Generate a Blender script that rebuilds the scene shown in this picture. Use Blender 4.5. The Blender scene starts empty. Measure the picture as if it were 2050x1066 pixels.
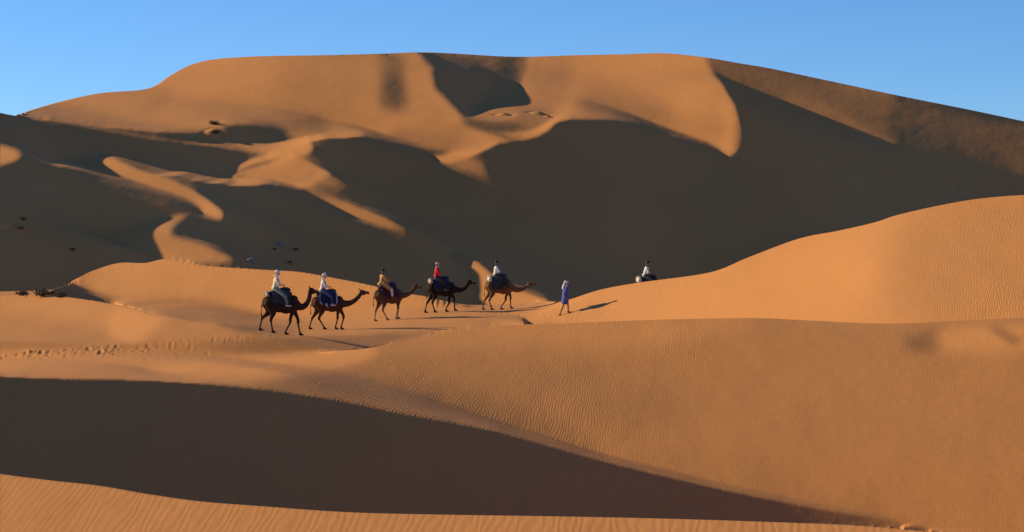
# Camel caravan crossing the sand sea at low sun.  World: x right, y away, z up, metres.
import bpy, bmesh, math, random, base64, lzma
import numpy as np
from mathutils import Vector, Matrix

scene = bpy.context.scene
col = scene.collection
R = math.radians

# ------------------------------------------------------------------ camera
CAM_Z = 6.0
FOCAL = 4320.0 / 2050.0                       # focal length over picture width
cam_data = bpy.data.cameras.new('camera')
cam_data.sensor_width = 36.0
cam_data.lens = 36.0 * FOCAL
cam_data.shift_y = -63.0 / 2050.0
cam_data.clip_start = 0.5
cam_data.clip_end = 9000.0
cam = bpy.data.objects.new('camera', cam_data)
col.objects.link(cam)
cam.location = (0.0, 0.0, CAM_Z)
cam.rotation_euler = (R(90), 0, 0)
scene.camera = cam

# ------------------------------------------------------------------ light
SUN_EL, SUN_BACK = 20.0, 20.0                 # low sun on the left, a little beyond the caravan
sun_dir = Vector((-math.cos(R(SUN_EL)) * math.cos(R(SUN_BACK)),
                  math.cos(R(SUN_EL)) * math.sin(R(SUN_BACK)), math.sin(R(SUN_EL))))
world = bpy.data.worlds.new('World')
scene.world = world
world.use_nodes = True
wn = world.node_tree
wn.nodes.clear()
sky = wn.nodes.new('ShaderNodeTexSky')
sky.sky_type = 'NISHITA'
sky.sun_disc = False
sky.sun_elevation = R(SUN_EL)
sky.sun_rotation = math.atan2(sun_dir.x, sun_dir.y)
sky.altitude = 2500.0
sky.air_density = 1.0
sky.dust_density = 0.0
sky.ozone_density = 8.0
bg = wn.nodes.new('ShaderNodeBackground')
bg.inputs['Strength'].default_value = 0.11
wo = wn.nodes.new('ShaderNodeOutputWorld')
wn.links.new(sky.outputs[0], bg.inputs['Color'])
wn.links.new(bg.outputs[0], wo.inputs['Surface'])

sl = bpy.data.lights.new('sun', 'SUN')
sl.energy = 5.0
sl.angle = R(0.53)
sl.color = (1.0, 0.805, 0.47)
sun = bpy.data.objects.new('sun', sl)
col.objects.link(sun)
sun.rotation_euler = (-sun_dir).to_track_quat('-Z', 'Y').to_euler()

vs = scene.view_settings
vs.view_transform = 'Standard'
vs.look = 'None'
vs.gamma = 1.0
vs.use_curve_mapping = False
vs.exposure = 0.4

# ------------------------------------------------------------------ materials
def new_mat(name, rough=1.0, spec=0.1):
    m = bpy.data.materials.new(name)
    m.use_nodes = True
    nt = m.node_tree
    b = nt.nodes['Principled BSDF']
    b.inputs['Roughness'].default_value = rough
    b.inputs['Specular IOR Level'].default_value = spec
    return m, nt, b

def ramp(nt, fac, stops):
    r = nt.nodes.new('ShaderNodeValToRGB')
    e = r.color_ramp.elements
    e[0].position, e[0].color = stops[0][0], (*stops[0][1], 1)
    e[1].position, e[1].color = stops[-1][0], (*stops[-1][1], 1)
    for p, c in stops[1:-1]:
        k = e.new(p); k.color = (*c, 1)
    nt.links.new(fac, r.inputs[0])
    return r.outputs[0]

def noise(nt, vec, scale, detail=3.0, rough=0.55, dist=0.0):
    n = nt.nodes.new('ShaderNodeTexNoise')
    n.inputs['Scale'].default_value = scale
    n.inputs['Detail'].default_value = detail
    n.inputs['Roughness'].default_value = rough
    n.inputs['Distortion'].default_value = dist
    if vec is not None: nt.links.new(vec, n.inputs['Vector'])
    return n.outputs[0]

def math_node(nt, op, a, b=None, clamp=False):
    n = nt.nodes.new('ShaderNodeMath'); n.operation = op; n.use_clamp = clamp
    for i, v in enumerate((a, b)):
        if v is None: continue
        if isinstance(v, (int, float)): n.inputs[i].default_value = v
        else: nt.links.new(v, n.inputs[i])
    return n.outputs[0]

def mapping(nt, vec, rot=(0, 0, 0), scale=(1, 1, 1)):
    n = nt.nodes.new('ShaderNodeMapping')
    n.inputs['Rotation'].default_value = rot
    n.inputs['Scale'].default_value = scale
    nt.links.new(vec, n.inputs['Vector'])
    return n.outputs[0]

def sand_material():
    m, nt, b = new_mat('sand', 0.95, 0.08)
    co = nt.nodes.new('ShaderNodeTexCoord').outputs['Object']
    # grain colour: iron-red sand with paler drifts of coarser grain
    big = noise(nt, mapping(nt, co, scale=(0.03, 0.012, 0.05)), 1.0, 4.0, 0.6)
    c = ramp(nt, big, [(0.3, (0.52, 0.220, 0.070)), (0.55, (0.57, 0.246, 0.081)), (0.75, (0.59, 0.265, 0.096))])
    fine = noise(nt, mapping(nt, co, scale=(1, 0.35, 1)), 9.0, 3.0, 0.7)
    mix = nt.nodes.new('ShaderNodeMixRGB'); mix.blend_type = 'MULTIPLY'; mix.inputs[0].default_value = 0.28
    nt.links.new(c, mix.inputs[1])
    nt.links.new(ramp(nt, fine, [(0.3, (0.72, 0.70, 0.68)), (0.7, (1, 1, 1))]), mix.inputs[2])
    nt.links.new(mix.outputs[0], b.inputs['Base Color'])
    # wind ripples: crests run away from the viewer, broken up and fading in patches
    w = nt.nodes.new('ShaderNodeTexWave')
    w.wave_type = 'BANDS'; w.bands_direction = 'X'; w.wave_profile = 'SIN'
    w.inputs['Scale'].default_value = RIPPLE_SCALE
    w.inputs['Distortion'].default_value = 11.0
    w.inputs['Detail'].default_value = 2.0
    w.inputs['Detail Scale'].default_value = 0.8
    w.inputs['Detail Roughness'].default_value = 0.6
    nt.links.new(mapping(nt, co, rot=(0, 0, R(38)), scale=(1, 0.16, 0.5)), w.inputs['Vector'])
    spread = ramp(nt, noise(nt, mapping(nt, co, scale=(0.10, 0.05, 0.2)), 1.0, 2.0), [(0.36, (0.15,) * 3), (0.66, (1,) * 3)])
    # the ripples stand out on the firmer sand of the mound's crown and dwindle on its loose flank and on the far dunes
    sepx = nt.nodes.new('ShaderNodeSeparateXYZ'); nt.links.new(co, sepx.inputs[0])
    def fade(axis, lo, hi, v0, v1):
        f = nt.nodes.new('ShaderNodeMapRange'); nt.links.new(sepx.outputs[axis], f.inputs['Value'])
        for k, v in (('From Min', lo), ('From Max', hi), ('To Min', v0), ('To Max', v1)): f.inputs[k].default_value = v
        return f.outputs[0]
    where = math_node(nt, 'MULTIPLY', fade('Y', 105, 170, 1, 0), fade('Y', 26, 48, 0.3, 1))
    where = math_node(nt, 'MULTIPLY', where, math_node(nt, 'MAXIMUM', fade('X', 3, 9, 1, 0.22), math_node(nt, 'MULTIPLY', fade('X', 15, 21, 0, 1), fade('Y', 80, 95, 0, 1))))
    hgt = math_node(nt, 'MULTIPLY', math_node(nt, 'MULTIPLY', w.outputs['Fac'], spread), where)
    und = noise(nt, mapping(nt, co, scale=(0.35, 0.15, 0.5)), 1.0, 4.0, 0.5)
    b1 = nt.nodes.new('ShaderNodeBump'); b1.inputs['Strength'].default_value = 1.0; b1.inputs['Distance'].default_value = 0.08
    nt.links.new(und, b1.inputs['Height'])
    b2 = nt.nodes.new('ShaderNodeBump'); b2.inputs['Strength'].default_value = 1.0; b2.inputs['Distance'].default_value = RIPPLE_H
    nt.links.new(hgt, b2.inputs['Height']); nt.links.new(b1.outputs[0], b2.inputs['Normal'])
    nt.links.new(b2.outputs[0], b.inputs['Normal'])
    return m
RIPPLE_SCALE = 3.8
RIPPLE_H = 0.0062
SAND = sand_material()


# ------------------------------------------------------------------ terrain
# The dune field is laid out from sketched crest lines and slope patches (sheet units: 2050 x 1066, bearings across,
# dips down).  Every patch says how squarely the sand there faces the low sun (cosine; LEE = turned away), every
# benchmark gives a distance in metres.  A least-squares solver then finds the one sand surface that has those slopes,
# keeps to the angle of repose and passes through the benchmarks; it becomes an ordinary height field in metres.
SH = 2.5                                       # sheet cell
SW, SHT = 821, 477
FPX, U0, V0 = 4320.0, 1025.0, 470.0
LEE, GRAZE, FLOOR = -0.1, -0.02, -0.03
SUNV = (-math.cos(R(SUN_EL)) * math.cos(R(SUN_BACK)), math.cos(R(SUN_EL)) * math.sin(R(SUN_BACK)), math.sin(R(SUN_EL)))
GY, GX = np.mgrid[0:SHT, 0:SW] * SH

def spline(pts, n=8, closed=False):
    P = np.array(pts, float)
    Q = np.vstack([P[-1], P, P[0], P[1]]) if closed else np.vstack([2 * P[0] - P[1], P, 2 * P[-1] - P[-2]])
    t = np.linspace(0, 1, n, endpoint=False)[:, None]
    out = []
    for i in range(1, len(Q) - 2):
        a, b, c, d = Q[i - 1], Q[i], Q[i + 1], Q[i + 2]
        out.append(.5 * (2 * b + (c - a) * t + (2 * a - 5 * b + 4 * c - d) * t ** 2 + (3 * b - a - 3 * c + d) * t ** 3))
    if not closed: out.append(P[-1:])
    return np.vstack(out)

def inside(P):
    x0, y0 = P[:, 0], P[:, 1]; x1, y1 = np.roll(x0, -1), np.roll(y0, -1)
    m = np.zeros((SHT, SW), np.float32)
    for r in range(max(0, int(y0.min() / SH)), min(SHT, int(y0.max() / SH) + 2)):
        y = r * SH + 1e-3
        c = (y0 <= y) != (y1 <= y)
        if not c.any(): continue
        xs = np.sort(x0[c] + (y - y0[c]) * (x1[c] - x0[c]) / (y1[c] - y0[c])) / SH
        for a, b in zip(xs[::2], xs[1::2]):
            i, j = max(math.ceil(a), 0), min(math.floor(b), SW - 1)
            if j >= i: m[r, i:j + 1] = 1
    return m

def soften(a, s):
    if s < .3: return a
    r = int(3 * s) + 1
    k = np.exp(-.5 * (np.arange(-r, r + 1) / s) ** 2); k /= k.sum()
    for ax in (0, 1):
        pad = [(0, 0), (0, 0)]; pad[ax] = (r, r)
        b = np.pad(a, pad, mode='edge'); o = np.zeros_like(a)
        for i, w in enumerate(k):
            o += np.float32(w) * (b[i:i + a.shape[0]] if ax == 0 else b[:, i:i + a.shape[1]])
        a = o
    return a

def under(line):
    P = spline(line)
    y = np.interp(np.arange(SW) * SH, P[:, 0], P[:, 1], left=1e9, right=1e9)
    return np.maximum.accumulate(GY >= y[None, :], axis=0)

def patch(sheet, val, poly, soft=4, smooth=True):
    m = soften(inside(spline(poly, 6, True) if smooth else np.array(poly, float)), soft / SH)
    return sheet * (1 - m) + np.float32(val) * m

# crest lines
SKYLINE = [(-40,240),(0,228),(20,230),(32,230),(60,221),(120,204),(200,187),(295,178),(340,152),(380,131),(430,119),(520,113),(640,111),(760,108),(840,105),(900,107),(1000,113),(1060,114),(1150,111),(1250,109),(1330,107),(1410,115),(1480,127),(1540,137),(1640,158),(1800,192),(1950,222),(2090,252)]
LEFT_SPUR = [(-40,215),(0,226),(30,232),(90,239),(160,247),(230,259),(300,271),(360,281),(450,285),(520,287),(560,284),(600,275),(640,271),(665,276)]
PLAIN_DUNE = [(-40,585),(100,580),(150,560),(180,545),(220,531),(250,526),(290,527),(330,519),(370,524),(420,533),(520,540),(600,545),(680,559),(740,571),(809,587),(849,593),(877,600),(922,609),(960,611),(1000,609),(1040,608)]
RIGHT_DUNE = [(1040,608),(1100,603),(1130,603),(1200,581),(1280,566),(1420,546),(1500,515),(1600,478),(1680,462),(1750,446),(1800,430),(1900,408),(1980,396),(2090,388)]
LEFT_DUNE = [(-40,594),(0,592),(50,590),(100,592),(150,597),(220,608),(280,621),(325,638),(400,641),(470,639)]
MOUND = [(380,700),(430,706),(512,712),(600,706),(680,702),(740,697),(800,684),(870,668),(950,656),(1024,651),(1120,648),(1300,641),(1500,637),(1600,641),(1700,646),(1790,648),(1900,643),(2090,634)]
NEAR = [(-40,940),(0,949),(100,962),(200,973),(300,990),(400,1004),(512,1013),(700,1026),(900,1031),(1100,1034),(1300,1038),(1500,1044),(1700,1052),(1850,1064),(1950,1076),(2090,1096)]
# benchmarks: bearing, dip, metres away, trust
BENCH = [(200,1045,24,1),(1000,1052,26,1),(1500,1062,27,1),(1000,1180,19,1),(2000,1180,20,1),
 (1300,645,92,1),(1000,655,98,.5),(2030,640,84,1),(2040,1050,31,1),(100,754,74,2),(500,752,77,2),(100,945,64,1),(1500,850,58,.3),
 (100,594,106,1),(100,690,90,1),(300,620,106,.5),
 (330,522,150,1),(600,548,146,1),(563,669,113,40),(657,660,115,40),(778,641,117,40),(884,625,119,40),(1000,620,121,40),(1131,628,118,40),(1280,568,130,1),(2040,395,148,1),(1700,636,100,1),(1600,481,140,1),(740,574,146,1),(922,614,126,4),(1060,615,124,4),(820,600,132,2),(940,524,176,6),(985,560,172,6),(822,470,214,2),(880,540,196,2),
 (600,535,185,1),(1200,575,185,1),(1700,450,215,.5),(850,110,380,1),(1330,112,360,1),(2040,250,330,1),(120,208,430,1),(420,125,405,1),(1640,165,352,.5),
 (100,242,330,1),(100,560,200,1),(300,482,174,6),(420,512,170,4),(210,470,178,6),(150,440,198,3),(60,420,204,3)]

def sheet_dunes():
    """which dune body each sheet cell belongs to (0 = sky)"""
    body = np.zeros((SHT, SW), int)
    body[under(SKYLINE)] = 1
    body[under(PLAIN_DUNE) | under(RIGHT_DUNE)] = 2
    body[under(LEFT_DUNE) & (GX < 470)] = 2
    body[under(MOUND)] = 4
    body[(GY > 698) & (GX <= 390)] = 4
    body[under(NEAR)] = 5
    body[under(LEFT_DUNE) & (GX < 336) & (GY < 698)] = 3
    body[under(LEFT_SPUR) & (GX < 665) & (GY < 460) & (body <= 1)] = 6
    return body

def sheet_slopes(body):
    """how squarely the sand faces the sun, patch by patch, far to near"""
    s = np.full((SHT, SW), LEE, np.float32)
    def put(v, poly, soft=4, smooth=True):
        nonlocal s
        s = patch(s, v, poly, soft, smooth)
    # the great dune
    put(.38, [(96,239),(40,231),(60,100),(1430,60),(1425,140),(1440,160),(1470,210),(1486,255),(1488,280),(1478,302),(1452,320),(1440,300),(1410,285),(1350,266),(1290,248),(1240,240),(1190,240),(1140,237),(1115,243),(1095,262),(1060,277),(1000,285),(985,294),(950,310),(895,328),(862,316),(820,308),(880,306),(840,300),(760,282),(740,268),(700,278),(640,271),(600,274),(560,270),(450,275),(380,268),(300,262),(230,252),(160,243),(100,236)], 2, False)
    put(.43, [(90,215),(300,180),(420,120),(560,115),(540,150),(420,200),(340,250),(200,238),(120,228)], 12)
    put(.36, [(270,215),(300,200),(330,180),(350,190),(300,225)], 8)
    put(.30, [(600,140),(720,130),(760,180),(700,240),(620,255),(560,230),(550,180)], 25)
    put(.18, [(560,240),(640,235),(660,262),(600,272),(500,272),(440,262),(500,245)], 10)
    put(-.06, [(420,262),(470,250),(540,252),(575,266),(560,278),(440,282),(340,276),(250,262),(330,266)], 5)
    put(.16, [(768,108),(802,108),(818,212),(764,214)], 13)
    put(.06, [(774,150),(802,155),(810,208),(790,214),(768,208)], 10)
    put(.47, [(715,272),(740,260),(790,240),(850,240),(830,255),(780,262)], 8)
    put(.34, [(825,130),(850,130),(870,190),(900,220),(880,240),(830,220)], 12)
    put(.09, [(850,100),(1045,105),(1035,180),(1000,195),(960,215),(935,235),(920,225),(885,190),(868,175),(872,150)], 4)
    put(-.03, [(868,140),(930,140),(990,150),(975,190),(955,212),(938,236),(922,226),(888,192),(872,172)], 5)
    put(.03, [(1000,110),(1034,110),(1030,180),(1005,180)], 7)
    put(.3, [(985,200),(1020,190),(1050,200),(1050,235),(1000,236),(955,232)], 5)
    put(.28, [(1060,120),(1140,116),(1150,160),(1110,190),(1060,180)], 12)
    put(.05, [(935,237),(1000,242),(1070,240),(1100,245),(1080,262),(1020,270),(960,262),(925,248)], 5)
    put(.18, [(1040,225),(1100,220),(1105,250),(1050,258)], 6)
    put(.46, [(1110,235),(1130,205),(1155,190),(1150,215),(1140,236)], 8)
    put(.46, [(925,262),(1000,270),(1060,262),(1110,238),(1140,237),(1115,245),(1090,266),(1060,278),(1000,286),(970,290)], 3)
    put(.25, [(790,262),(900,268),(930,280),(900,306),(840,298),(780,280)], 10)
    put(-.08, [(740,268),(780,276),(850,296),(900,306),(862,313),(800,312),(700,290),(690,280)], 4)
    put(.47, [(864,317),(910,310),(950,302),(985,288),(997,285),(960,306),(925,322),(895,328)], 2)
    put(.44, [(1230,125),(1400,130),(1430,180),(1400,240),(1300,180),(1230,160)], 20)
    put(.25, [(1170,185),(1250,190),(1340,215),(1330,250),(1230,238),(1170,235)], 14)
    put(.5, [(1440,200),(1470,230),(1484,280),(1455,310),(1445,280),(1455,250)], 8)
    # its long right flank
    put(.11, [(1412,118),(1440,120),(1540,140),(1640,161),(1790,193),(1795,296),(1763,289),(1696,260),(1593,224),(1516,193),(1442,162),(1425,140)], 4)
    put(.17, [(1560,190),(1640,200),(1700,235),(1780,280),(1790,293),(1763,287),(1696,258),(1593,222)], 7)
    put(.05, [(1792,194),(1950,226),(2090,256),(2090,360),(1980,348),(1877,327),(1795,296)], 12)
    # spurs and tongues below it
    put(.02, [(0,244),(60,246),(120,249),(60,254),(0,258)], 4)
    put(.15, [(150,247),(230,261),(300,273),(360,283),(450,287),(440,291),(350,286),(260,271),(190,258)], 2)
    put(.40, [(400,286),(520,288),(560,285),(600,276),(640,272),(655,276),(620,285),(626,296),(618,307),(590,309),(560,318),(512,326),(480,340),(424,356),(470,340),(480,326),(500,317),(535,311),(512,307),(470,299),(430,291)], 2)
    put(.5, [(560,300),(610,286),(624,296),(614,306),(580,308),(530,320),(490,334),(520,318)], 4)
    put(.36, [(423,357),(480,343),(540,326),(580,311),(605,317),(640,335),(661,351),(640,363),(610,377),(560,369),(520,362),(470,353)], 2)
    put(.47, [(640,345),(660,351),(612,376),(590,372),(620,360)], 4)
    put(.45, [(460,355),(500,358),(540,364),(505,369),(475,365)], 3)
    put(.3, [(620,374),(661,353),(680,364),(702,378),(650,374)], 5)
    put(.42, [(612,377),(680,401),(740,424),(780,442),(822,467),(760,452),(700,430),(650,403)], 2)
    put(.38, [(135,321),(150,322),(168,315),(205,308),(235,318),(275,338),(330,354),(372,368),(392,386),(420,405),(442,424),(446,433),(440,438),(420,434),(406,428),(400,417),(370,398),(320,382),(260,362),(200,345),(140,332),(60,328),(110,325)], 4)
    put(.5, [(385,388),(420,407),(444,426),(440,436),(415,430),(402,415)], 4)
    put(.36, [(-10,291),(30,298),(46,306),(38,318),(25,325),(-10,336)], 4)
    put(.33, [(187,471),(210,466),(260,455),(300,440),(345,431),(375,431),(350,452),(345,470),(400,485),(440,503),(468,524),(400,530),(330,522),(290,505),(230,486)], 5)
    put(.3, [(890,330),(950,318),(980,350),(985,358),(940,346)], 7)
    # steepest, darkest lee faces and the paler basin floor between them
    put(-.28, [(1116,250),(1180,246),(1250,246),(1350,274),(1436,308),(1448,326),(1380,365),(1285,402),(1230,385),(1180,330),(1125,290)], 8)
    put(-.28, [(690,300),(760,302),(860,322),(878,337),(800,356),(740,337)], 5)
    put(-.24, [(1480,330),(1500,220),(1600,250),(1800,320),(2090,380),(2090,400),(1850,410),(1600,460),(1480,420)], 15)
    # basin floor: it slopes away only just steeper than the light
    put(FLOOR, [(890,350),(1000,378),(1150,384),(1240,404),(1290,414),(1380,384),(1450,356),(1480,420),(1430,530),(1280,560),(1120,590),(1040,575),(960,515),(850,462),(760,418),(720,388)], 8)
    # the small horn behind the leading camels
    put(-.01, [(700,475),(830,472),(905,500),(925,522),(938,545),(948,580),(946,612),(860,606),(760,575)], 6)
    put(.46, [(901,509),(912,504),(930,509),(955,525),(985,550),(1012,569),(1060,586),(1100,602),(1090,616),(960,620),(952,590),(943,556),(932,534),(916,518)], 3)
    # ground that merely lies in the shelter of a ridge: it just grazes the light
    put(-.016, [(-20,340),(130,346),(260,370),(380,408),(395,420),(300,436),(190,468),(230,490),(100,500),(-20,490)], 4)
    put(-.06, [(280,322),(430,306),(500,314),(470,334),(420,352),(380,374),(330,348)], 5)
    put(GRAZE, [(945,140),(985,152),(972,186),(955,206),(948,212)], 5)
    put(GRAZE, [(45,296),(140,300),(158,313),(132,319),(55,322)], 5)
    far = s
    # the plain with its low dunes and the dune on the right
    s = np.full((SHT, SW), .45, np.float32)
    put(.05, [(-60,480),(150,500),(170,545),(110,575),(-60,570)], 20)
    put(LEE, [(-60,560),(60,562),(120,560),(190,587),(230,604),(100,610),(-60,610)], 4)
    put(.24, [(190,590),(260,597),(350,597),(440,606),(540,634),(500,642),(400,642),(330,632),(260,612)], 4)
    put(.14, [(330,628),(420,637),(540,632),(520,642),(400,644)], 3)
    put(.36, [(320,641),(420,641),(520,640),(600,640),(700,665),(600,680),(400,686),(300,690),(275,686),(300,665)], 5)
    put(.1, [(430,645),(520,650),(610,664),(560,668),(480,662)], 5)
    put(.44, [(-60,592),(50,590),(100,592),(150,597),(220,608),(280,621),(325,640),(300,668),(272,686),(150,684),(-60,684)], 1)
    put(.36, [(-60,634),(80,634),(180,650),(240,684),(-60,690)], 8)
    put(.52, [(230,625),(290,628),(322,640),(298,668),(272,684),(220,682)], 8)
    put(.25, [(-60,684),(150,682),(280,686),(420,688),(400,700),(200,706),(-60,700)], 4)
    put(.18, [(390,692),(460,682),(560,673),(700,668),(850,658),(980,648),(1000,652),(870,670),(740,700),(512,716)], 6)
    put(.55, [(1060,630),(1130,604),(1200,581),(1420,546),(1600,478),(1800,430),(2100,388),(2100,660),(1060,660)], 2)
    put(.62, [(1250,600),(1450,560),(1600,500),(1750,480),(1760,600),(1600,640),(1300,640)], 30)
    put(.42, [(1840,400),(2100,360),(2100,660),(1800,660)], 40)
    mid = s
    # the mound in front, its slip face on the left
    s = np.full((SHT, SW), .30, np.float32)
    put(.42, [(-60,700),(500,715),(740,700),(700,735),(500,757),(-60,757)], 6)
    put(.52, [(300,735),(512,716),(700,704),(760,702),(700,728),(512,752),(350,757)], 6)
    put(.38, [(800,690),(1000,655),(1300,645),(1500,645),(1300,690),(1000,690),(900,700)], 12)
    put(.25, [(720,730),(900,715),(1100,720),(1300,750),(1400,850),(1200,880),(1000,850),(850,800)], 30)
    put(.17, [(560,762),(700,742),(860,765),(1000,800),(1120,850),(1200,900),(1060,872),(900,838),(700,792)], 16)
    put(.09, [(500,772),(640,765),(800,796),(940,832),(1040,862),(960,856),(800,822),(640,786)], 10)
    put(.28, [(1250,900),(1400,890),(1600,940),(1800,1010),(1950,1060),(1700,1030),(1400,960),(1280,930)], 20)
    put(.31, [(1400,780),(1700,760),(2090,740),(2090,1100),(1900,1050),(1600,900)], 60)
    put(.17, [(1800,690),(1850,665),(1880,660),(1885,690),(1860,708)], 9)
    put(.44, [(1895,660),(2090,655),(2090,700),(1900,700)], 12)
    put(.2, [(1985,652),(2010,662),(2045,682),(2030,690),(2005,677),(1985,661)], 6)
    put(LEE, [(-60,752),(0,752),(100,757),(250,760),(350,764),(500,777),(600,790),(700,806),(800,828),(900,846),(1000,865),(1100,892),(1200,920),(1350,957),(1500,991),(1650,1021),(1780,1044),(1860,1064),(1860,1120),(-60,1120)], 3)
    s = np.where((body == 2) | (body == 3), mid, np.where(body == 4, s, far))
    s[body == 5] = .38
    return s

def prior_fall(X, Y, body, slope):
    """expected run over rise of the slope towards the viewer, and how much to trust it"""
    q = np.full(X.shape, 6.); trust = np.full(X.shape, .02)
    q = np.where(body == 1, np.where(Y < 270, 3.2, np.where(X > 1350, 4., 7.)), q)
    q = np.where(body == 4, np.where(slope < 0, 2.4, 11.), q)
    q = np.where(body == 5, 8., q)
    level = ((body == 2) & (Y > 606) & (X < 1110)) | ((body == 4) & (X < 720) & (Y < 750)) | ((body == 3) & (Y > 686))
    return np.where(level, FPX / np.maximum(Y - V0, 30) * .95, q), np.where(level, np.where(X > 780, .5, .03), trust)

def is_joined(mn, mx, cx, cy):
    """neighbouring dune bodies that run into one another without a crest between them"""
    return ((mn == 2) & (mx == 4) & (cx < 640)) | ((mn == 3) & (mx == 4)) | ((mn == 2) & (mx == 3) & ((cy > 636) | (cx > 300))) \
        | ((mn == 1) & (mx == 6) & (cx > 30))

def lay_sand(fac, body_full, slope_full, l, outer, cgit, log=None):
    """Gauss-Newton on log range l at one grid level"""
    body = body_full[::fac, ::fac]
    sl_ = (soften(slope_full, fac * .4) if fac > 1 else slope_full)[::fac, ::fac]
    h, w = body.shape
    hp = SH * fac
    Y, X = np.mgrid[0:h, 0:w] * hp
    a, b, c, d = body[:-1, :-1], body[:-1, 1:], body[1:, :-1], body[1:, 1:]
    cx, cy = X[:-1, :-1] + hp / 2, Y[:-1, :-1] + hp / 2
    mx, mn = np.maximum.reduce([a, b, c, d]), np.minimum.reduce([a, b, c, d])
    valid = mx == mn
    joined = is_joined(mn, mx, cx, cy)
    valid = (valid | joined) & (mn > 0)
    I = .25 * (sl_[:-1, :-1] + sl_[1:, :-1] + sl_[:-1, 1:] + sl_[1:, 1:]).astype(float)
    q0, q_trust = prior_fall(cx, cy, np.where(valid, a, 0), I)
    rx, rz = (cx - U0) / FPX, (V0 - cy) / FPX
    act = body > 0
    if l is None:
        l = np.full((h, w), math.log(100.))
        for k, v in {1: 250, 2: 128, 3: 95, 4: 60, 5: 25, 6: 260}.items(): l[body == k] = math.log(v)
    f32 = np.float32
    vf = valid.astype(f32) * f32(.5 * FPX / hp)
    def G(l):
        e, f = l[:-1, 1:] - l[1:, :-1], l[1:, 1:] - l[:-1, :-1]
        return (e + f) * vf, (e - f) * vf
    def GT(gp, gq, o):
        gp = gp * vf; gq = gq * vf
        s_, t_ = gp + gq, gp - gq
        o[...] = 0
        o[:-1, 1:] += s_; o[1:, :-1] -= s_; o[1:, 1:] += t_; o[:-1, :-1] -= t_
        return o
    wa, ta = np.zeros((h, w)), np.zeros((h, w))
    for (x, y, D, wt) in BENCH:
        i, j = min(int(round(y / hp)), h - 1), min(int(round(x / hp)), w - 1)
        if body[i, j]: wa[i, j] = wt * 6. * fac ** 2; ta[i, j] = math.log(D)
    dark = I < -.015
    vh_, vv_ = valid[:, 1:] & valid[:, :-1], valid[1:] & valid[:-1]
    Lx, Ly, Lz = SUNV
    DMP = .15
    p, q = G(l)
    for it in range(outer):
        q = np.where(valid, q, q0)
        ny = -(1 + p * rx + q * rz); N = np.sqrt(p * p + ny * ny + q * q) + 1e-9
        s = (Lx * p + Ly * ny + Lz * q) / N
        gx, gy, gz = (Lx - s * p / N) / N, (Ly - s * ny / N) / N, (Lz - s * q / N) / N
        ap, aq = gx - gy * rx, gz - gy * rz
        ws = np.where(dark, 12. * np.clip((s - .5 * I) / .02, 0, 1), 12.)
        e1 = ws * (s - np.where(dark, .5 * I, I))
        nxy = np.sqrt(p * p + ny * ny) + 1e-6
        qs = np.maximum(q, 1.5)
        hr = (nxy - .58 * q) / qs; rep = np.clip(hr / .03, 0, 1) * 6.
        bp, bq = (p - ny * rx) / nxy / qs, (-ny * rz) / nxy / qs - .58 / qs
        hm = np.clip((1.2 - q) / .2, 0, 1) * 4.
        wq = q_trust / q0 ** 2; w2 = 1 / qs ** 2
        def edge(v, qb, dp, dq):
            return v * (LAMBDA / qb ** 2) * .1 / np.sqrt((dp * dp + .5 * dq * dq) / qb ** 2 + .03 ** 2)
        eh = edge(vh_, .5 * (qs[:, 1:] + qs[:, :-1]), p[:, 1:] - p[:, :-1], q[:, 1:] - q[:, :-1])
        ev = edge(vv_, .5 * (qs[1:] + qs[:-1]), p[1:] - p[:-1], q[1:] - q[:-1])
        # gradient
        gp = e1 * ap + rep * hr * bp + .002 * p * w2
        gq = e1 * aq + rep * hr * bq + wq * (q - q0) + hm * (q - 1.4)
        for f_, g_, k_ in ((p, gp, 1.), (q, gq, .5)):
            t = (f_[:, 1:] - f_[:, :-1]) * eh * k_; g_[:, 1:] += t; g_[:, :-1] -= t
            t = (f_[1:] - f_[:-1]) * ev * k_; g_[1:] += t; g_[:-1] -= t
        r = (-(GT(gp, gq, np.zeros((h, w))) + wa * (l - ta)) * act)
        # 2x2 block per cell + edge coupling, conjugate gradients in single precision
        cpp = (ws * ap * ap + rep * bp * bp + (.002 + DMP) * w2).astype(f32)
        cqq = (ws * aq * aq + rep * bq * bq + wq + hm + DMP * w2).astype(f32)
        cpq = (ws * ap * aq + rep * bp * bq).astype(f32)
        ehf, evf = eh.astype(f32), ev.astype(f32); half_eh, half_ev = ehf * f32(.5), evf * f32(.5)
        dd = cpp + cqq
        dd[:, 1:] += 2 * ehf; dd[:, :-1] += 2 * ehf; dd[1:] += 2 * evf; dd[:-1] += 2 * evf
        dd = dd * vf * vf * 2
        M = np.zeros((h, w), f32); M[:-1, :-1] += dd; M[1:, :-1] += dd; M[:-1, 1:] += dd; M[1:, 1:] += dd
        waf = wa.astype(f32); M += waf + f32(1e-3)
        Mi = act.astype(f32) / M
        x = np.zeros((h, w), f32); r = r.astype(f32); z = r * Mi; dirn = z.copy()
        resid_now = float(np.vdot(r, z)); resid_start = resid_now; scratch = np.zeros((h, w), f32)
        for k in range(cgit):
            pf, qf = G(dirn)
            gp = cpp * pf; gp += cpq * qf; gq = cpq * pf; gq += cqq * qf
            t = pf[:, 1:] - pf[:, :-1]; t *= ehf; gp[:, 1:] += t; gp[:, :-1] -= t
            t = pf[1:] - pf[:-1]; t *= evf; gp[1:] += t; gp[:-1] -= t
            t = qf[:, 1:] - qf[:, :-1]; t *= half_eh; gq[:, 1:] += t; gq[:, :-1] -= t
            t = qf[1:] - qf[:-1]; t *= half_ev; gq[1:] += t; gq[:-1] -= t
            a_dir = GT(gp, gq, scratch); a_dir += waf * dirn
            alpha = f32(resid_now / float(np.vdot(dirn, a_dir)))
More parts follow.
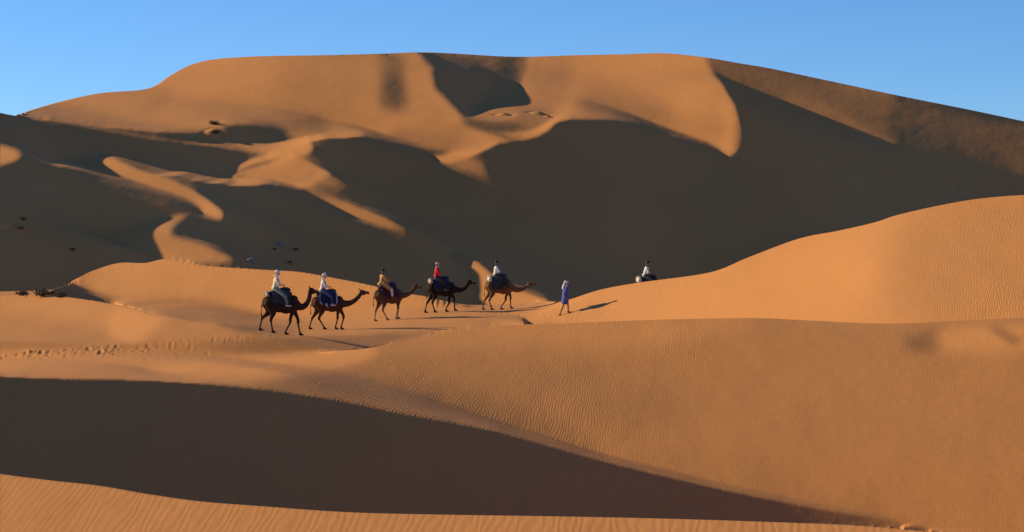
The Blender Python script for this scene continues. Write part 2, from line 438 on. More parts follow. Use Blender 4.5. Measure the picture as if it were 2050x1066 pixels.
            x += alpha * dirn; r -= alpha * a_dir
            z = r * Mi; n = float(np.vdot(r, z))
            if n < 1e-5 * resid_start: break
            dirn *= f32(n / resid_now); dirn += z; resid_now = n
        l = l + x
        p, q = G(l)
        if log and it == outer - 1:
            ny = -(1 + p * rx + q * rz); N = np.sqrt(p * p + ny * ny + q * q) + 1e-9; s = (Lx * p + Ly * ny + Lz * q) / N
            log(fac, s, I, valid, dark)
    return l

def refine(l, coarse, fine):
    """next finer grid, not mixing dune bodies"""
    h, w = fine.shape
    yy, xx = np.arange(h) / 2., np.arange(w) / 2.
    y0, x0 = np.floor(yy).astype(int), np.floor(xx).astype(int)
    out, weight_sum = np.zeros((h, w)), np.zeros((h, w))
    for dy in (0, 1):
        for dx in (0, 1):
            yi, xi = np.minimum(y0 + dy, l.shape[0] - 1), np.minimum(x0 + dx, l.shape[1] - 1)
            wy = yy - y0 if dy else 1 - (yy - y0); wx = xx - x0 if dx else 1 - (xx - x0)
            below_body = coarse[yi][:, xi]
            wt = wy[:, None] * wx[None] * ((below_body == fine) + 1e-4 * (below_body > 0) + 1e-9) + 1e-12
            out += wt * l[yi][:, xi]; weight_sum += wt
    return out / weight_sum

def settle(l, body):
    """one light smoothing pass that never crosses a crest gap"""
    for ax in (0, 1):
        a, b = np.roll(l, 1, ax), np.roll(l, -1, ax)
        la, lb = np.roll(body, 1, ax), np.roll(body, -1, ax)
        ok = (la > 0) & (lb > 0) & (body > 0)
        ok &= ~((la != body) & (abs(a - l) > .02)) & ~((lb != body) & (abs(b - l) > .02))
        s = np.where(ok, .25 * a + .5 * l + .25 * b, l)
        if ax == 0: s[0], s[-1] = l[0], l[-1]
        else: s[:, 0], s[:, -1] = l[:, 0], l[:, -1]
        l = s
    return l
LAMBDA = 0.45

def solve_dunes(log=None):
    body = sheet_dunes(); slope = sheet_slopes(body)
    l = None
    for fac, outer, cg in ((8, 24, 300), (4, 13, 300), (2, 9, 260), (1, 10, 200)):
        if l is not None: l = refine(l, body[::fac * 2, ::fac * 2], body[::fac, ::fac])
        l = lay_sand(fac, body, slope, l, outer, cg, log)
    return settle(l, body), body, slope

def rim_step(dn, part):
    """how much farther the very crest lies than the last surveyed row"""
    if len(dn) < 7: return .01
    return max((dn[-1] - dn[-5]) / 4 * part, .001)

def bearing_profile(lr, body, j):
    """one bearing: heights over range, with the sheltered ground behind each crest filled in; also the crest ranges"""
    act = np.where(body[:, j] > 0)[0][::-1]
    def crest_dip(lower, upper):
        """exact dip of the crest line that passes between two sheet rows"""
        hit = [y[j] for y in CREST_Y if upper <= y[j] <= lower]
        return (V0 - (max(hit) if hit else lower)) / FPX
    d = np.exp(lr[act, j]); dip = (V0 - act * SH) / FPX
    dn, zn, crests = [d[0]], [d[0] * dip[0]], []
    kind = body[act, j]; skip = -1
    for k in range(1, len(act)):
        if d[k] <= dn[-1] * 1.00005:
            step_d = dn[-1] * 1.0003
            dn.append(step_d); zn.append(step_d * dip[k]); continue
        g = d[k] - dn[-1]; z = d[k] * dip[k]
        pair = sorted((kind[k], kind[k - 1]))
        if pair[0] != pair[1] and g > .02 and not is_joined(pair[0], pair[1], j * SH, act[k] * SH + 1):
            top = crest_dip(act[k - 1] * SH, act[k] * SH)
            spare = 0
            if len(dn) > 8: dn.pop(); zn.pop(); spare = 1
            rim = dn[-1] + rim_step(dn, (top - dip[k - 1]) * FPX / SH + spare)
            dn.append(rim); zn.append(rim * top)
            # the ground beyond comes into sight exactly at the crest line
            lo_, hi_ = min(k + 1, len(act) - 1), min(k + 5, len(act) - 1)
            first = d[lo_] - max(d[hi_] - d[lo_], 0) / max(hi_ - lo_, 1) * (dip[lo_] - top) * FPX / SH
            first = max(first, rim + .5 * (d[k] - rim)); skip = k
            g = first - rim; z = first * top
            crests += [rim, first]
            t = np.linspace(0, 1, 14)[1:-1]; x = t * g
            sag = 1 / (1 / (.5 * x) + 1 / (.42 * (g - x)) + 1 / (3. + .08 * g))
            hidden = zn[-1] + (z - zn[-1]) * t - sag
            dn.extend(dn[-1] + x); zn.extend(hidden)
            dn.append(first); zn.append(z)
        if d[k] > dn[-1] and k != skip: dn.append(d[k]); zn.append(d[k] * dip[k])
    top = crest_dip(act[-1] * SH, (act[-1] - 1) * SH)
    dn.pop(); zn.pop()
    rim = dn[-1] + rim_step(dn, (top - dip[-1]) * FPX / SH + 1)
    dn.append(rim); zn.append(rim * top); crests.append(rim)
    e, h = dn[-1], zn[-1]
    for s in (3, 10, 25, 60, 120, 200, 400):
        dn.append(e + s); zn.append(max(h - .35 * s, -6.0))
    return np.array(dn), np.array(zn), crests

def value_noise(x, y, seed):
    T = np.random.RandomState(seed).rand(256, 256)
    xi, yi = np.floor(x).astype(int), np.floor(y).astype(int)
    fx, fy = x - xi, y - yi
    fx = fx * fx * (3 - 2 * fx); fy = fy * fy * (3 - 2 * fy)
    a, b = T[xi % 256, yi % 256], T[(xi + 1) % 256, yi % 256]
    c, d = T[xi % 256, (yi + 1) % 256], T[(xi + 1) % 256, (yi + 1) % 256]
    return (a * (1 - fx) + b * fx) * (1 - fy) + (c * (1 - fx) + d * fx) * fy

CREST_Y = []
for crest in (SKYLINE, LEFT_SPUR, PLAIN_DUNE, RIGHT_DUNE, LEFT_DUNE, MOUND, NEAR):
    P = spline(crest)
    CREST_Y.append(np.interp(np.arange(SW) * SH, P[:, 0], P[:, 1], left=1e9, right=1e9))

def build_heights():
    lr, body, slopes = solve_dunes()
    edges = np.linspace(math.log(18.), math.log(560.), 400)
    den = np.zeros(399)
    for j in range(0, SW, 4):
        den += np.minimum(np.histogram(lr[body[:, j] > 0, j], edges)[0], 22)
    den = np.convolve(den, np.ones(5) / 5, 'same'); den = den / den.sum() + .15 / 399
    cum = np.concatenate([[0], np.cumsum(den)]); cum /= cum[-1]
    base = np.exp(np.interp(np.linspace(0, 1, NROWS), cum, edges))
    D, Z = np.zeros((SW, NROWS)), np.zeros((SW, NROWS))
    # every range line bends a little so that a row of vertices runs exactly along each crest
    for j in range(SW):
        dn, zn, crests = bearing_profile(lr, body, j)
        dg = base.copy()
        for c in crests:
            k = int(np.argmin(abs(dg - c)))
            if 3 < k < NROWS - 4:
                dg[k - 1], dg[k], dg[k + 1] = c - .06, c, c + .06
        dg.sort()
        zc = np.interp(dg, dn, zn)
        near = dg < dn[0]
        zc[near] = zn[0] + (dn[0] - dg[near]) * .07
        D[j], Z[j] = dg, zc
    return D, Z
NROWS = 1600
DG, ZG = build_heights()
TX = (np.arange(SW) * SH - U0) / FPX             # tangent of each bearing

def height(x, y):
    """sand height (world z) under a point of the dune field"""
    c = min(max((x / y - TX[0]) / (TX[1] - TX[0]), 0), SW - 1.001); c0 = int(c); fc = c - c0
    return CAM_Z + float(np.interp(y, DG[c0], ZG[c0]) * (1 - fc) + np.interp(y, DG[c0 + 1], ZG[c0 + 1]) * fc)

def on_sand(u, v, near, far):
    """the point of the dune field on sheet bearing u, dip v, between two ranges"""
    tx, dip = (u - U0) / FPX, (V0 - v) / FPX
    c = (u / SH); c0 = min(int(c), SW - 2)
    best = None
    for d in np.linspace(near, far, 400):
        e = abs(float(np.interp(d, DG[c0], ZG[c0])) - d * dip)
        if best is None or e < best[0]: best = (e, d)
    d = best[1]
    return tx * d, d

def press(x, y, r, depth, stretch=1.0):
    """a hoof print: a pit with a low rim"""
    c = (x / y - TX[0]) / (TX[1] - TX[0]); w = int(2.6 * r / y / (TX[1] - TX[0])) + 2
    for j in range(max(0, int(c) - w), min(SW, int(c) + w + 1)):
        k0, k1 = np.searchsorted(DG[j], (y - 2.6 * r * stretch, y + 2.6 * r * stretch))
        if k1 <= k0: continue
        d = DG[j][k0:k1]
        e = np.sqrt(((TX[j] * d - x) / r) ** 2 + ((d - y) / (r * stretch)) ** 2)
        ZG[j][k0:k1] += -depth * np.exp(-e * e * 1.4) + .4 * depth * np.exp(-((e - 1.35) / .45) ** 2)

def tread():
    rnd = random.Random(7)
    for _ in range(210):                                   # where earlier caravans crossed the flat
        u = rnd.uniform(-5, 240) if rnd.random() < .75 else rnd.uniform(200, 420)
        v = 699 + rnd.gauss(0, 1) * 7 + (u * .03)
        x, y = on_sand(u, v, 55, 95)
        press(x, y, rnd.uniform(.07, .13), rnd.uniform(.016, .034), rnd.uniform(1.6, 2.6))
    trail = [(300,690),(420,682),(560,671),(690,663),(800,646),(900,631),(1000,624),(1100,634),(1180,632)]
    for _ in range(420):                                   # the trail the camels are treading now
        k = rnd.uniform(0, len(trail) - 1.001); i = int(k); f = k - i
        u = trail[i][0] * (1 - f) + trail[i + 1][0] * f + rnd.gauss(0, 12)
        v = trail[i][1] * (1 - f) + trail[i + 1][1] * f + rnd.gauss(0, 3.2)
        x, y = on_sand(u, v, 80, 128)
        press(x, y, rnd.uniform(.06, .11), rnd.uniform(.010, .026) * (.45 if u < 540 else 1.0), rnd.uniform(1.3, 2.0))
tread()

# desert scrub: bearing, dip, range limits, width, height, description; each stands on its own hummock of caught sand
SHRUBS = [(88, 574, 85, 135, 1.6, .55, 'widest dark shrub in the shaded hollow at the far left'),
 (122, 578, 85, 135, .9, .40, 'low shrub just right of the widest one in the left hollow'),
 (45, 578, 85, 135, .8, .32, 'small shrub left of the widest one in the left hollow'),
 (592, 500, 150, 215, .55, .40, 'small dark tuft right of the upper pale stone'),
 (550, 500, 150, 215, .45, .35, 'small dark tuft left of the upper pale stone'),
 (580, 526, 150, 200, .55, .35, 'dark tuft below the pale stones, just above the sunlit crest'),
 (46, 440, 150, 230, .7, .45, 'upper of the two tufts on the dark slope at far left'),
 (42, 458, 150, 230, .9, .40, 'lower of the two tufts on the dark slope at far left'),
 (146, 500, 150, 220, .5, .35, 'lone tuft in shade left of the small sunlit dune'),
 (398, 256, 230, 340, 1.5, .7, 'left clump of scrub below the lit flank of the great dune'),
 (428, 250, 230, 340, 1.6, .8, 'upper right clump of scrub below the lit flank of the great dune'),
 (432, 266, 230, 340, 1.2, .6, 'lower right clump of scrub below the lit flank of the great dune'),
 (930, 236, 200, 330, 1.0, .7, 'scrub clump at the foot of the V-shaped hollow'),
 (1014, 230, 200, 330, 1.3, .7, 'scrub clump in the bowl right of the V-shaped hollow'),
 (1084, 228, 200, 330, 1.5, .8, 'largest scrub clump in the bowl, near the lit ridge'),
 (1100, 234, 200, 330, .8, .5, 'small scrub clump rightmost in the bowl'),
 (1930, 384, 180, 330, .9, .7, 'lone dark shrub on the shaded flank at far right')]
for u, v, a, b_, w, h, lb in SHRUBS:
    x, y = on_sand(u, v, a, b_)
    if y > 150: press(x - .25 * w, y, w * .6, -h * .3, 1.3)


def build_terrain():
    lead = np.array([0.4, 2, 5, 9, 13, 16]); trail = np.array([640, 760, 950, 1200, 1600, 2200, 3000, 4000, 6000.])
    n0, n1 = len(lead), len(trail)
    Dm = np.concatenate([np.repeat(lead[None], SW, 0), DG, np.repeat(trail[None], SW, 0)], 1)
    f = lead / 18.0
    Zm = np.concatenate([ZG[:, :1] * f[None] - 1.75 * (1 - f[None]), ZG, np.full((SW, n1), -6.0)], 1)
    # beyond the sketched fan the dunes go on: side bearings, ever wider apart
    step = TX[1] - TX[0]
    off = np.cumsum(step * np.minimum(1.18 ** np.arange(1, 41), 60))
    def side(j, sgn):
        tx = TX[j] + sgn * off
        Y = np.repeat(Dm[j][None], len(tx), 0); X = tx[:, None] * Y
        gen = -6.5 + 9 * (value_noise(X / 70 + 9, Y / 55 + 3, 4) ** 1.5) + 2.2 * value_noise(X / 19, Y / 23, 5)
        g = np.clip((off - .03) / 0.42, 0, 1)[:, None]; g = g * g * (3 - 2 * g)
        inner = j + 14 if j == 0 else j - 14
        trend = np.clip((Zm[j] - Zm[inner]) / (14 * step), -.5 * Dm[j], .5 * Dm[j])          # keep the slope going past the edge
        trend = np.convolve(np.pad(trend, 45, mode='edge'), np.ones(91) / 91, 'valid')
        reach = .05 * (1 - np.exp(-off / .05))
        return tx, Y, (Zm[j][None] + trend[None] * reach[:, None]) * (1 - g) + gen * g
    txl, dl, zl = side(0, -1)
    txr, dr, zr = side(SW - 1, 1)
    tx = np.concatenate([txl[::-1], TX, txr])
    Dm = np.concatenate([dl[::-1], Dm, dr]); Zm = np.concatenate([zl[::-1], Zm, zr])
    nc, nr = Zm.shape
    P = np.zeros((nc, nr, 3), np.float32)
    P[..., 0] = tx[:, None] * Dm; P[..., 1] = Dm; P[..., 2] = Zm + CAM_Z
    idx = np.arange(nc * nr).reshape(nc, nr)
    q = np.stack([idx[:-1, :-1], idx[1:, :-1], idx[1:, 1:], idx[:-1, 1:]], -1).reshape(-1, 4)
    me = bpy.data.meshes.new('sand_dunes')
    me.vertices.add(nc * nr); me.vertices.foreach_set('co', P.ravel())
    me.loops.add(q.size); me.loops.foreach_set('vertex_index', q.ravel().astype(np.int32))
    me.polygons.add(len(q)); me.polygons.foreach_set('loop_start', np.arange(0, q.size, 4, dtype=np.int32))
    me.polygons.foreach_set('use_smooth', np.ones(len(q), bool))
    me.update(); me.validate()
    me.materials.append(SAND)
    o = bpy.data.objects.new('sand_dunes', me); col.objects.link(o)
    o['kind'] = 'structure'
    # the plain the dunes stand on, out to the horizon and behind the viewer
    bm = bmesh.new()
    bmesh.ops.create_circle(bm, cap_ends=True, segments=96, radius=8000)
    me = bpy.data.meshes.new('desert_floor'); bm.to_mesh(me); bm.free(); me.materials.append(SAND)
    o = bpy.data.objects.new('desert_floor', me); o.location.z = -12.0; col.objects.link(o); o['kind'] = 'structure'
build_terrain()


# ------------------------------------------------------------------ builders
def tag(o, label=None, category=None, group=None, kind=None):
    if label: o['label'] = label
    if category: o['category'] = category
    if group: o['group'] = group
    if kind: o['kind'] = kind
    return o

def empty(name, loc, rz=0.0):
    o = bpy.data.objects.new(name, None); col.objects.link(o)
    o.location = loc; o.rotation_euler = (0, 0, rz); o.empty_display_size = 0.2
    return o

def link_mesh(name, me, mat, parent=None):
    o = bpy.data.objects.new(name, me); col.objects.link(o)
    me.materials.clear(); me.materials.append(mat)
    if parent is not None: o.parent = parent
    return o

V3 = Vector
def ball(c, r, rot=None):
    """one lump: centre, radius or three radii, optional rotation"""
    return (V3(c), V3((r, r, r)) if isinstance(r, (int, float)) else V3(r), rot)

def limb(*knots, density=2.6):
    """lumps along a tapering limb through (point, radius) knots"""
    out = []
    for (p, r), (p2, r2) in zip(knots[:-1], knots[1:]):
        p, p2 = V3(p), V3(p2)
        n = max(2, int((p2 - p).length / min(r, r2) * density * .5) + 1)
        for i in range(n):
            t = i / n
            out.append(ball(p.lerp(p2, t), r * (1 - t) + r2 * t))
    out.append(ball(knots[-1][0], knots[-1][1]))
    return out

def arc(pts, radii, n=14):
    """smooth limb through several points"""
    P = spline([(i, 0) for i in range(len(pts))], 2)
    k = np.linspace(0, len(pts) - 1, n)
    Q = np.array([list(p) for p in pts], float)
    Qe = np.vstack([2 * Q[0] - Q[1], Q, 2 * Q[-1] - Q[-2]])
    out = []
    for s in k:
        i = min(int(s), len(pts) - 2); t = s - i
        a, b, c, d = Qe[i], Qe[i + 1], Qe[i + 2], Qe[i + 3]
        p = .5 * (2 * b + (c - a) * t + (2 * a - 5 * b + 4 * c - d) * t * t + (3 * b - a - 3 * c + d) * t ** 3)
        out.append((V3(p), float(np.interp(s, range(len(radii)), radii))))
    return limb(*out)

UNIT = {}
for sub in (1, 2, 3):
    bm = bmesh.new(); bmesh.ops.create_icosphere(bm, subdivisions=sub, radius=1.0); bm.verts.index_update()
    UNIT[sub] = (np.array([p.co[:] for p in bm.verts]), np.array([[p.index for p in f.verts] for f in bm.faces])); bm.free()

def flesh(name, lumps, mat, parent, voxel=0.02, smooth=6, factor=0.5):
    """one continuous skin over overlapping lumps"""
    vs_, fs_, base = [], [], 0
    for c, r, rot in lumps:
        big = max(r)
        uv, uf = UNIT[3 if big > .25 else 2 if big > .06 else 1]
        p = uv * np.array(r)
        if rot is not None: p = p @ np.array(rot.to_matrix()).T
        vs_.append(p + np.array(c)); fs_.append(uf + base); base += len(uv)
    vs_, fs_ = np.concatenate(vs_).astype(np.float32), np.concatenate(fs_).astype(np.int32)
    me = bpy.data.meshes.new(name + '_lumps')
    me.vertices.add(len(vs_)); me.vertices.foreach_set('co', vs_.ravel())
    me.loops.add(fs_.size); me.loops.foreach_set('vertex_index', fs_.ravel())
    me.polygons.add(len(fs_)); me.polygons.foreach_set('loop_start', np.arange(0, fs_.size, 3, dtype=np.int32))
    me.update()
    o = bpy.data.objects.new(name + '_lumps', me); col.objects.link(o)
    m = o.modifiers.new('skin', 'REMESH'); m.mode = 'VOXEL'; m.voxel_size = voxel; m.use_smooth_shade = True
    m = o.modifiers.new('ease', 'SMOOTH'); m.factor = factor; m.iterations = smooth
    dg = bpy.context.evaluated_depsgraph_get()
    done = bpy.data.meshes.new_from_object(o.evaluated_get(dg))
    done.name = name
    bpy.data.objects.remove(o); bpy.data.meshes.remove(me)
    done.polygons.foreach_set('use_smooth', np.ones(len(done.polygons), bool))
    return link_mesh(name, done, mat, parent)

def sheet_mesh(name, grid, mat, parent, thick=0.02):
    """cloth from a grid of points, given thickness"""
    n, k = len(grid), len(grid[0])
    vs = [tuple(p) for row in grid for p in row]
    fs = [(i * k + j, (i + 1) * k + j, (i + 1) * k + j + 1, i * k + j + 1) for i in range(n - 1) for j in range(k - 1)]
    me = bpy.data.meshes.new(name); me.from_pydata(vs, [], fs); me.update()
    for p in me.polygons: p.use_smooth = True
    o = link_mesh(name, me, mat, parent)
    m = o.modifiers.new('thickness', 'SOLIDIFY'); m.thickness = thick; m.offset = 1
    return o

def tube(name, pts, r, mat, parent, seg=8):
    bm = bmesh.new()
    rings = []
    for i, p in enumerate(pts):
        p = V3(p)
        d = (V3(pts[min(i + 1, len(pts) - 1)]) - V3(pts[max(i - 1, 0)])).normalized()
        q = d.to_track_quat('Z', 'Y')
        rings.append([bm.verts.new(p + q @ V3((math.cos(a) * r, math.sin(a) * r, 0))) for a in (2 * math.pi * k / seg for k in range(seg))])
    for a, b in zip(rings[:-1], rings[1:]):
        for k in range(seg): bm.faces.new((a[k], a[(k + 1) % seg], b[(k + 1) % seg], b[k]))
    bm.faces.new(rings[0][::-1]); bm.faces.new(rings[-1])
    me = bpy.data.meshes.new(name); bm.to_mesh(me); bm.free()
    for p in me.polygons: p.use_smooth = True
    return link_mesh(name, me, mat, parent)

def hair_mat(name, c, tip=None, legs=None):
    """short camel hair: mottled, with paler shanks where the animal has them"""
    m, nt, b = new_mat(name, 0.85, 0.15)
    co = nt.nodes.new('ShaderNodeTexCoord').outputs['Object']
    f = noise(nt, mapping(nt, co, scale=(1, 1, 2.5)), 5.0, 5.0, 0.65)
    tip = tip or tuple(x * 1.9 for x in c)
    colr = ramp(nt, f, [(0.35, tuple(x * .65 for x in c)), (0.55, c), (0.75, tip)])
    if legs:
        z = nt.nodes.new('ShaderNodeSeparateXYZ'); nt.links.new(co, z.inputs[0])
        k = math_node(nt, 'ADD', z.outputs['Z'], math_node(nt, 'MULTIPLY', f, 0.3))
        mr = nt.nodes.new('ShaderNodeMapRange'); nt.links.new(k, mr.inputs['Value'])
        for n_, v in (('From Min', .55), ('From Max', .95), ('To Min', 1), ('To Max', 0)): mr.inputs[n_].default_value = v
        mx = nt.nodes.new('ShaderNodeMixRGB'); nt.links.new(mr.outputs[0], mx.inputs[0]); nt.links.new(colr, mx.inputs[1]); mx.inputs[2].default_value = (*legs, 1)
        colr = mx.outputs[0]
    nt.links.new(colr, b.inputs['Base Color'])
    bp = nt.nodes.new('ShaderNodeBump'); bp.inputs['Distance'].default_value = 0.012
    nt.links.new(noise(nt, mapping(nt, co, scale=(1, 1, .4)), 45.0, 3.0), bp.inputs['Height']); nt.links.new(bp.outputs[0], b.inputs['Normal'])
    return m

def cloth_mat(name, c, c2=None, stripe=0.0):
    m, nt, b = new_mat(name, 0.9, 0.1)
    b.inputs['Sheen Weight'].default_value = 0.15
    co = nt.nodes.new('ShaderNodeTexCoord').outputs['Object']
    f = noise(nt, co, 6.0, 4.0, 0.6)
    base = ramp(nt, f, [(0.3, tuple(x * .75 for x in c)), (0.7, tuple(min(1, x * 1.1) for x in c))])
    if stripe:
        w = nt.nodes.new('ShaderNodeTexWave'); w.bands_direction = 'X'; w.inputs['Scale'].default_value = stripe
        w.inputs['Distortion'].default_value = .6; nt.links.new(co, w.inputs['Vector'])
        mx = nt.nodes.new('ShaderNodeMixRGB'); mx.inputs[2].default_value = (*c2, 1)
        nt.links.new(ramp(nt, w.outputs['Fac'], [(0.62, (0, 0, 0)), (0.72, (1, 1, 1))]), mx.inputs[0]); nt.links.new(base, mx.inputs[1])
        base = mx.outputs[0]
    nt.links.new(base, b.inputs['Base Color'])
    bp = nt.nodes.new('ShaderNodeBump'); bp.inputs['Distance'].default_value = 0.02
    nt.links.new(noise(nt, mapping(nt, co, scale=(1, 1, .35)), 14.0, 3.0), bp.inputs['Height']); nt.links.new(bp.outputs[0], b.inputs['Normal'])
    return m

def plain_mat(name, c, rough=0.6, spec=0.3):
    m, nt, b = new_mat(name, rough, spec)
    co = nt.nodes.new('ShaderNodeTexCoord').outputs['Object']
    nt.links.new(ramp(nt, noise(nt, co, 30.0, 3.0), [(0.3, tuple(x * .8 for x in c)), (0.7, tuple(min(1, x * 1.1) for x in c))]), b.inputs['Base Color'])
    return m

SKIN = plain_mat('skin', (0.30, 0.16, 0.10), 0.55, 0.3)
EYE = plain_mat('eye', (0.01, 0.008, 0.006), 0.15, 0.6)
CORD = plain_mat('plaited_cord', (0.42, 0.34, 0.22), 0.9, 0.1)
IRON = plain_mat('iron', (0.10, 0.09, 0.08), 0.45, 0.5)
LEATHER = plain_mat('sandal_leather', (0.12, 0.06, 0.03), 0.6, 0.3)
PALE_SHOE = plain_mat('pale_shoe', (0.62, 0.60, 0.56), 0.7, 0.3)

# ------------------------------------------------------------------ camels
def make_camel(spec):
    """a dromedary walking to the right; local x forward, y left, z up, origin on the sand below the belly"""
    u, v, near, far = spec['at']
    x0, y0 = on_sand(u, v, near, far)
    hd = R(spec.get('heading', 10))
    feet = spec['feet']                                   # (x, lift, knee) for front right, front left, rear right, rear left
    sides = (-1, 1, -1, 1)
    def ground(lx, ly):
        return height(x0 + lx * math.cos(hd) - ly * math.sin(hd), y0 + lx * math.sin(hd) + ly * math.cos(hd))
    z0 = spec.get('z') or sum(ground(f[0], .17 * s) for f, s in zip(feet, sides)) / 4
    root = empty('camel', (x0, y0, z0), hd)
    tag(root, spec['label'], 'camel', 'camels of the caravan')
    b = []
    # trunk: deep chest, narrower tucked-up belly, high rounded rump
    b += [ball((.50, 0, 1.33), (.34, .27, .40)), ball((.22, 0, 1.32), (.42, .33, .42)), ball((-.08, 0, 1.36), (.46, .35, .40)),
          ball((-.38, 0, 1.42), (.38, .30, .34)), ball((-.64, 0, 1.42), (.26, .25, .31)), ball((.58, 0, 1.08), (.16, .15, .14)),
          ball((.02, 0, 1.74), (.36, .17, .27)), ball((.05, 0, 1.92), (.20, .11, .14)), ball((.52, 0, 1.60), (.26, .16, .17))]
    # neck, head
    nk = [(.62, 0, 1.38)] + [(p[0], p[2] if len(p) > 2 else 0, p[1]) for p in spec['neck']]
    rad = np.interp(np.linspace(0, 1, len(nk)), [0, .25, .6, 1], [.24, .17, .12, .105])
    b += arc(nk, rad, 16)
    h = V3(nk[-1]); tilt = spec.get('tilt', -8)
    q = Matrix.Rotation(R(-tilt), 3, 'Y')
    def hp_(x, y, z): return h + q @ V3((x, y, z))
    rot = q.to_quaternion()
    b += [ball(hp_(.05, 0, .05), (.15, .10, .125), rot), ball(hp_(.22, 0, .01), (.16, .075, .085), rot), ball(hp_(.35, 0, -.015), (.085, .066, .07), rot),
          ball(hp_(.37, 0, -.065), (.07, .055, .045), rot), ball(hp_(.12, 0, -.07), (.14, .06, .06), rot),
          ball(hp_(.10, .085, .10), .035), ball(hp_(.10, -.085, .10), .035)]
    for s in (-1, 1):
        b += limb((hp_(-.04, .09 * s, .13), .03), (hp_(-.07, .125 * s, .20), .03), (hp_(-.07, .135 * s, .25), .016), density=5)
    # legs
    for i, ((fx, lift, kn), s) in enumerate(zip(feet, sides)):
        fz = ground(fx, .17 * s) - z0 + lift
        if i < 2:
            S, Kx = V3((.54, .16 * s, 1.28)), (.54 + fx) / 2 + kn
            kz = fz + .64
            knee, fet = V3((Kx, .17 * s, kz)), V3((fx - .05 + (.10 if lift else 0) * -1, .17 * s, fz + .13))
            b += limb((S, .17), (V3((.56 * .7 + Kx * .3, .17 * s, 1.02)), .115), (knee + V3((0, 0, .10)), .075), (knee, .082), (knee - V3((0, 0, .09)), .055), (fet, .048))
        else:
            S = V3((-.60, .15 * s, 1.42))
            st = V3((-.46 + (fx + .62) * .28, .18 * s, .98))
            hock = V3((-.70 + (fx + .66) * .62 - kn, .17 * s, fz + .58)); fet = V3((fx - .04, .17 * s, fz + .13))
            b += limb((S, .22), (st, .155), (st.lerp(hock, .6), .085), (hock, .07), (hock + (fet - hock) * .25, .052), (fet, .047))
        b += [ball((fx - .04, .17 * s, fz + .11), (.062, .06, .06)), ball((fx + .01, .17 * s, fz + .045), (.125, .095, .05)),
              ball((fx + .10, .17 * s + .035, fz + .035), (.05, .035, .035)), ball((fx + .10, .17 * s - .035, fz + .035), (.05, .035, .035))]
    # tail
    b += limb(((-.84, 0, 1.45), .05), ((-.91, .02, 1.25), .032), ((-.92, .03, 1.0), .026), ((-.91, .03, .84), .045), ((-.90, .03, .74), .02))
    flesh('body', b, spec['hair'], root, 0.022, 5)
    for s in (-1, 1):
        e = hp_(.115, .088 * s, .075)
        bm = bmesh.new(); bmesh.ops.create_icosphere(bm, subdivisions=2, radius=.022, matrix=Matrix.Translation(e))
        me = bpy.data.meshes.new('eye'); bm.to_mesh(me); bm.free(); link_mesh('eye', me, EYE, root)
    # halter with lead
    ring = [hp_(.24 + .01 * math.cos(a), .088 * math.sin(a), .0 + .098 * math.cos(a)) for a in np.linspace(0, 2 * math.pi, 17)]
    halter = tube('halter', ring, .011, CORD, root)
    if spec.get('lead'):
        a = hp_(.24, -.05, -.09); c = V3(spec['lead'])
        pts = [a.lerp(c, t) - V3((0, 0, .16 * math.sin(math.pi * t))) for t in np.linspace(0, 1, 12)]
        tube('lead_line', pts, .010, CORD, halter)
    # blankets over the back
    rnd = random.Random(spec['seed'])
    def drape(name, x1, x2, drop, mat, lift_, thick):
        grid = []
        for x in np.linspace(x1, x2, 22):
            row = []
            top = 1.80 + .20 * math.exp(-((x - .03) / .26) ** 2) + lift_
            wide = .36 + lift_ * .6
            dr = drop * (1 - .35 * abs(x + .05) / .5) + .05 * math.sin(9 * x + spec['seed']) + rnd.uniform(-.02, .02)
            for a in np.linspace(-1, 1, 31):
                t = abs(a); s = 1 if a >= 0 else -1
                if t < .6:
                    g = t / .6 * math.pi / 2
                    yy, zz = wide * math.sin(g) ** .9, top - (top - 1.42) * (1 - math.cos(g))
                else:
                    g = (t - .6) / .4
                    yy, zz = wide + .03 * math.sin(g * 3) + .02 * math.sin(14 * x + 5 * g + 2 * s), 1.42 - g * dr
                pull = 1 - .22 * max(0, t - .5) / .5
                row.append((x * pull + .02 * math.sin(7 * t + spec['seed']), yy * s, zz))
            grid.append(row)
        return sheet_mesh(name, grid, mat, root, thick)
    drape('saddle_blanket', -.52, .46, spec.get('drop', .16), spec['blanket'], .05, .03)
    drape('upper_blanket', -.44, .38, spec.get('drop2', .02), spec['blanket2'], .09, .03)
    # packed bolster of the saddle round the hump, with its iron handle
    sd = spec.get('bulk', 1.0)
    pad = [ball((.30, 0, 1.98), (.13 * sd, .20, .13 * sd)), ball((.12, .15, 1.98), (.24, .10, .13 * sd)), ball((.12, -.15, 1.98), (.24, .10, .13 * sd)),
           ball((.18, 0, 2.04), (.22 * sd, .15, .10 * sd)), ball((-.30, 0, 1.92), (.26, .24, .08)), ball((-.56, 0, 1.84), (.11, .22, .10))]
    pad_o = flesh('saddle_pad', pad, spec['pad'], root, 0.022, 5)
    hnd = [(.10, 0, 2.02), (.08, 0, 2.22)]
    tube('saddle_handle', hnd, .014, IRON, pad_o)
    tube('handle_bar', [(.08, -.15, 2.22), (.08, .15, 2.22)], .014, IRON, pad_o)
    return root

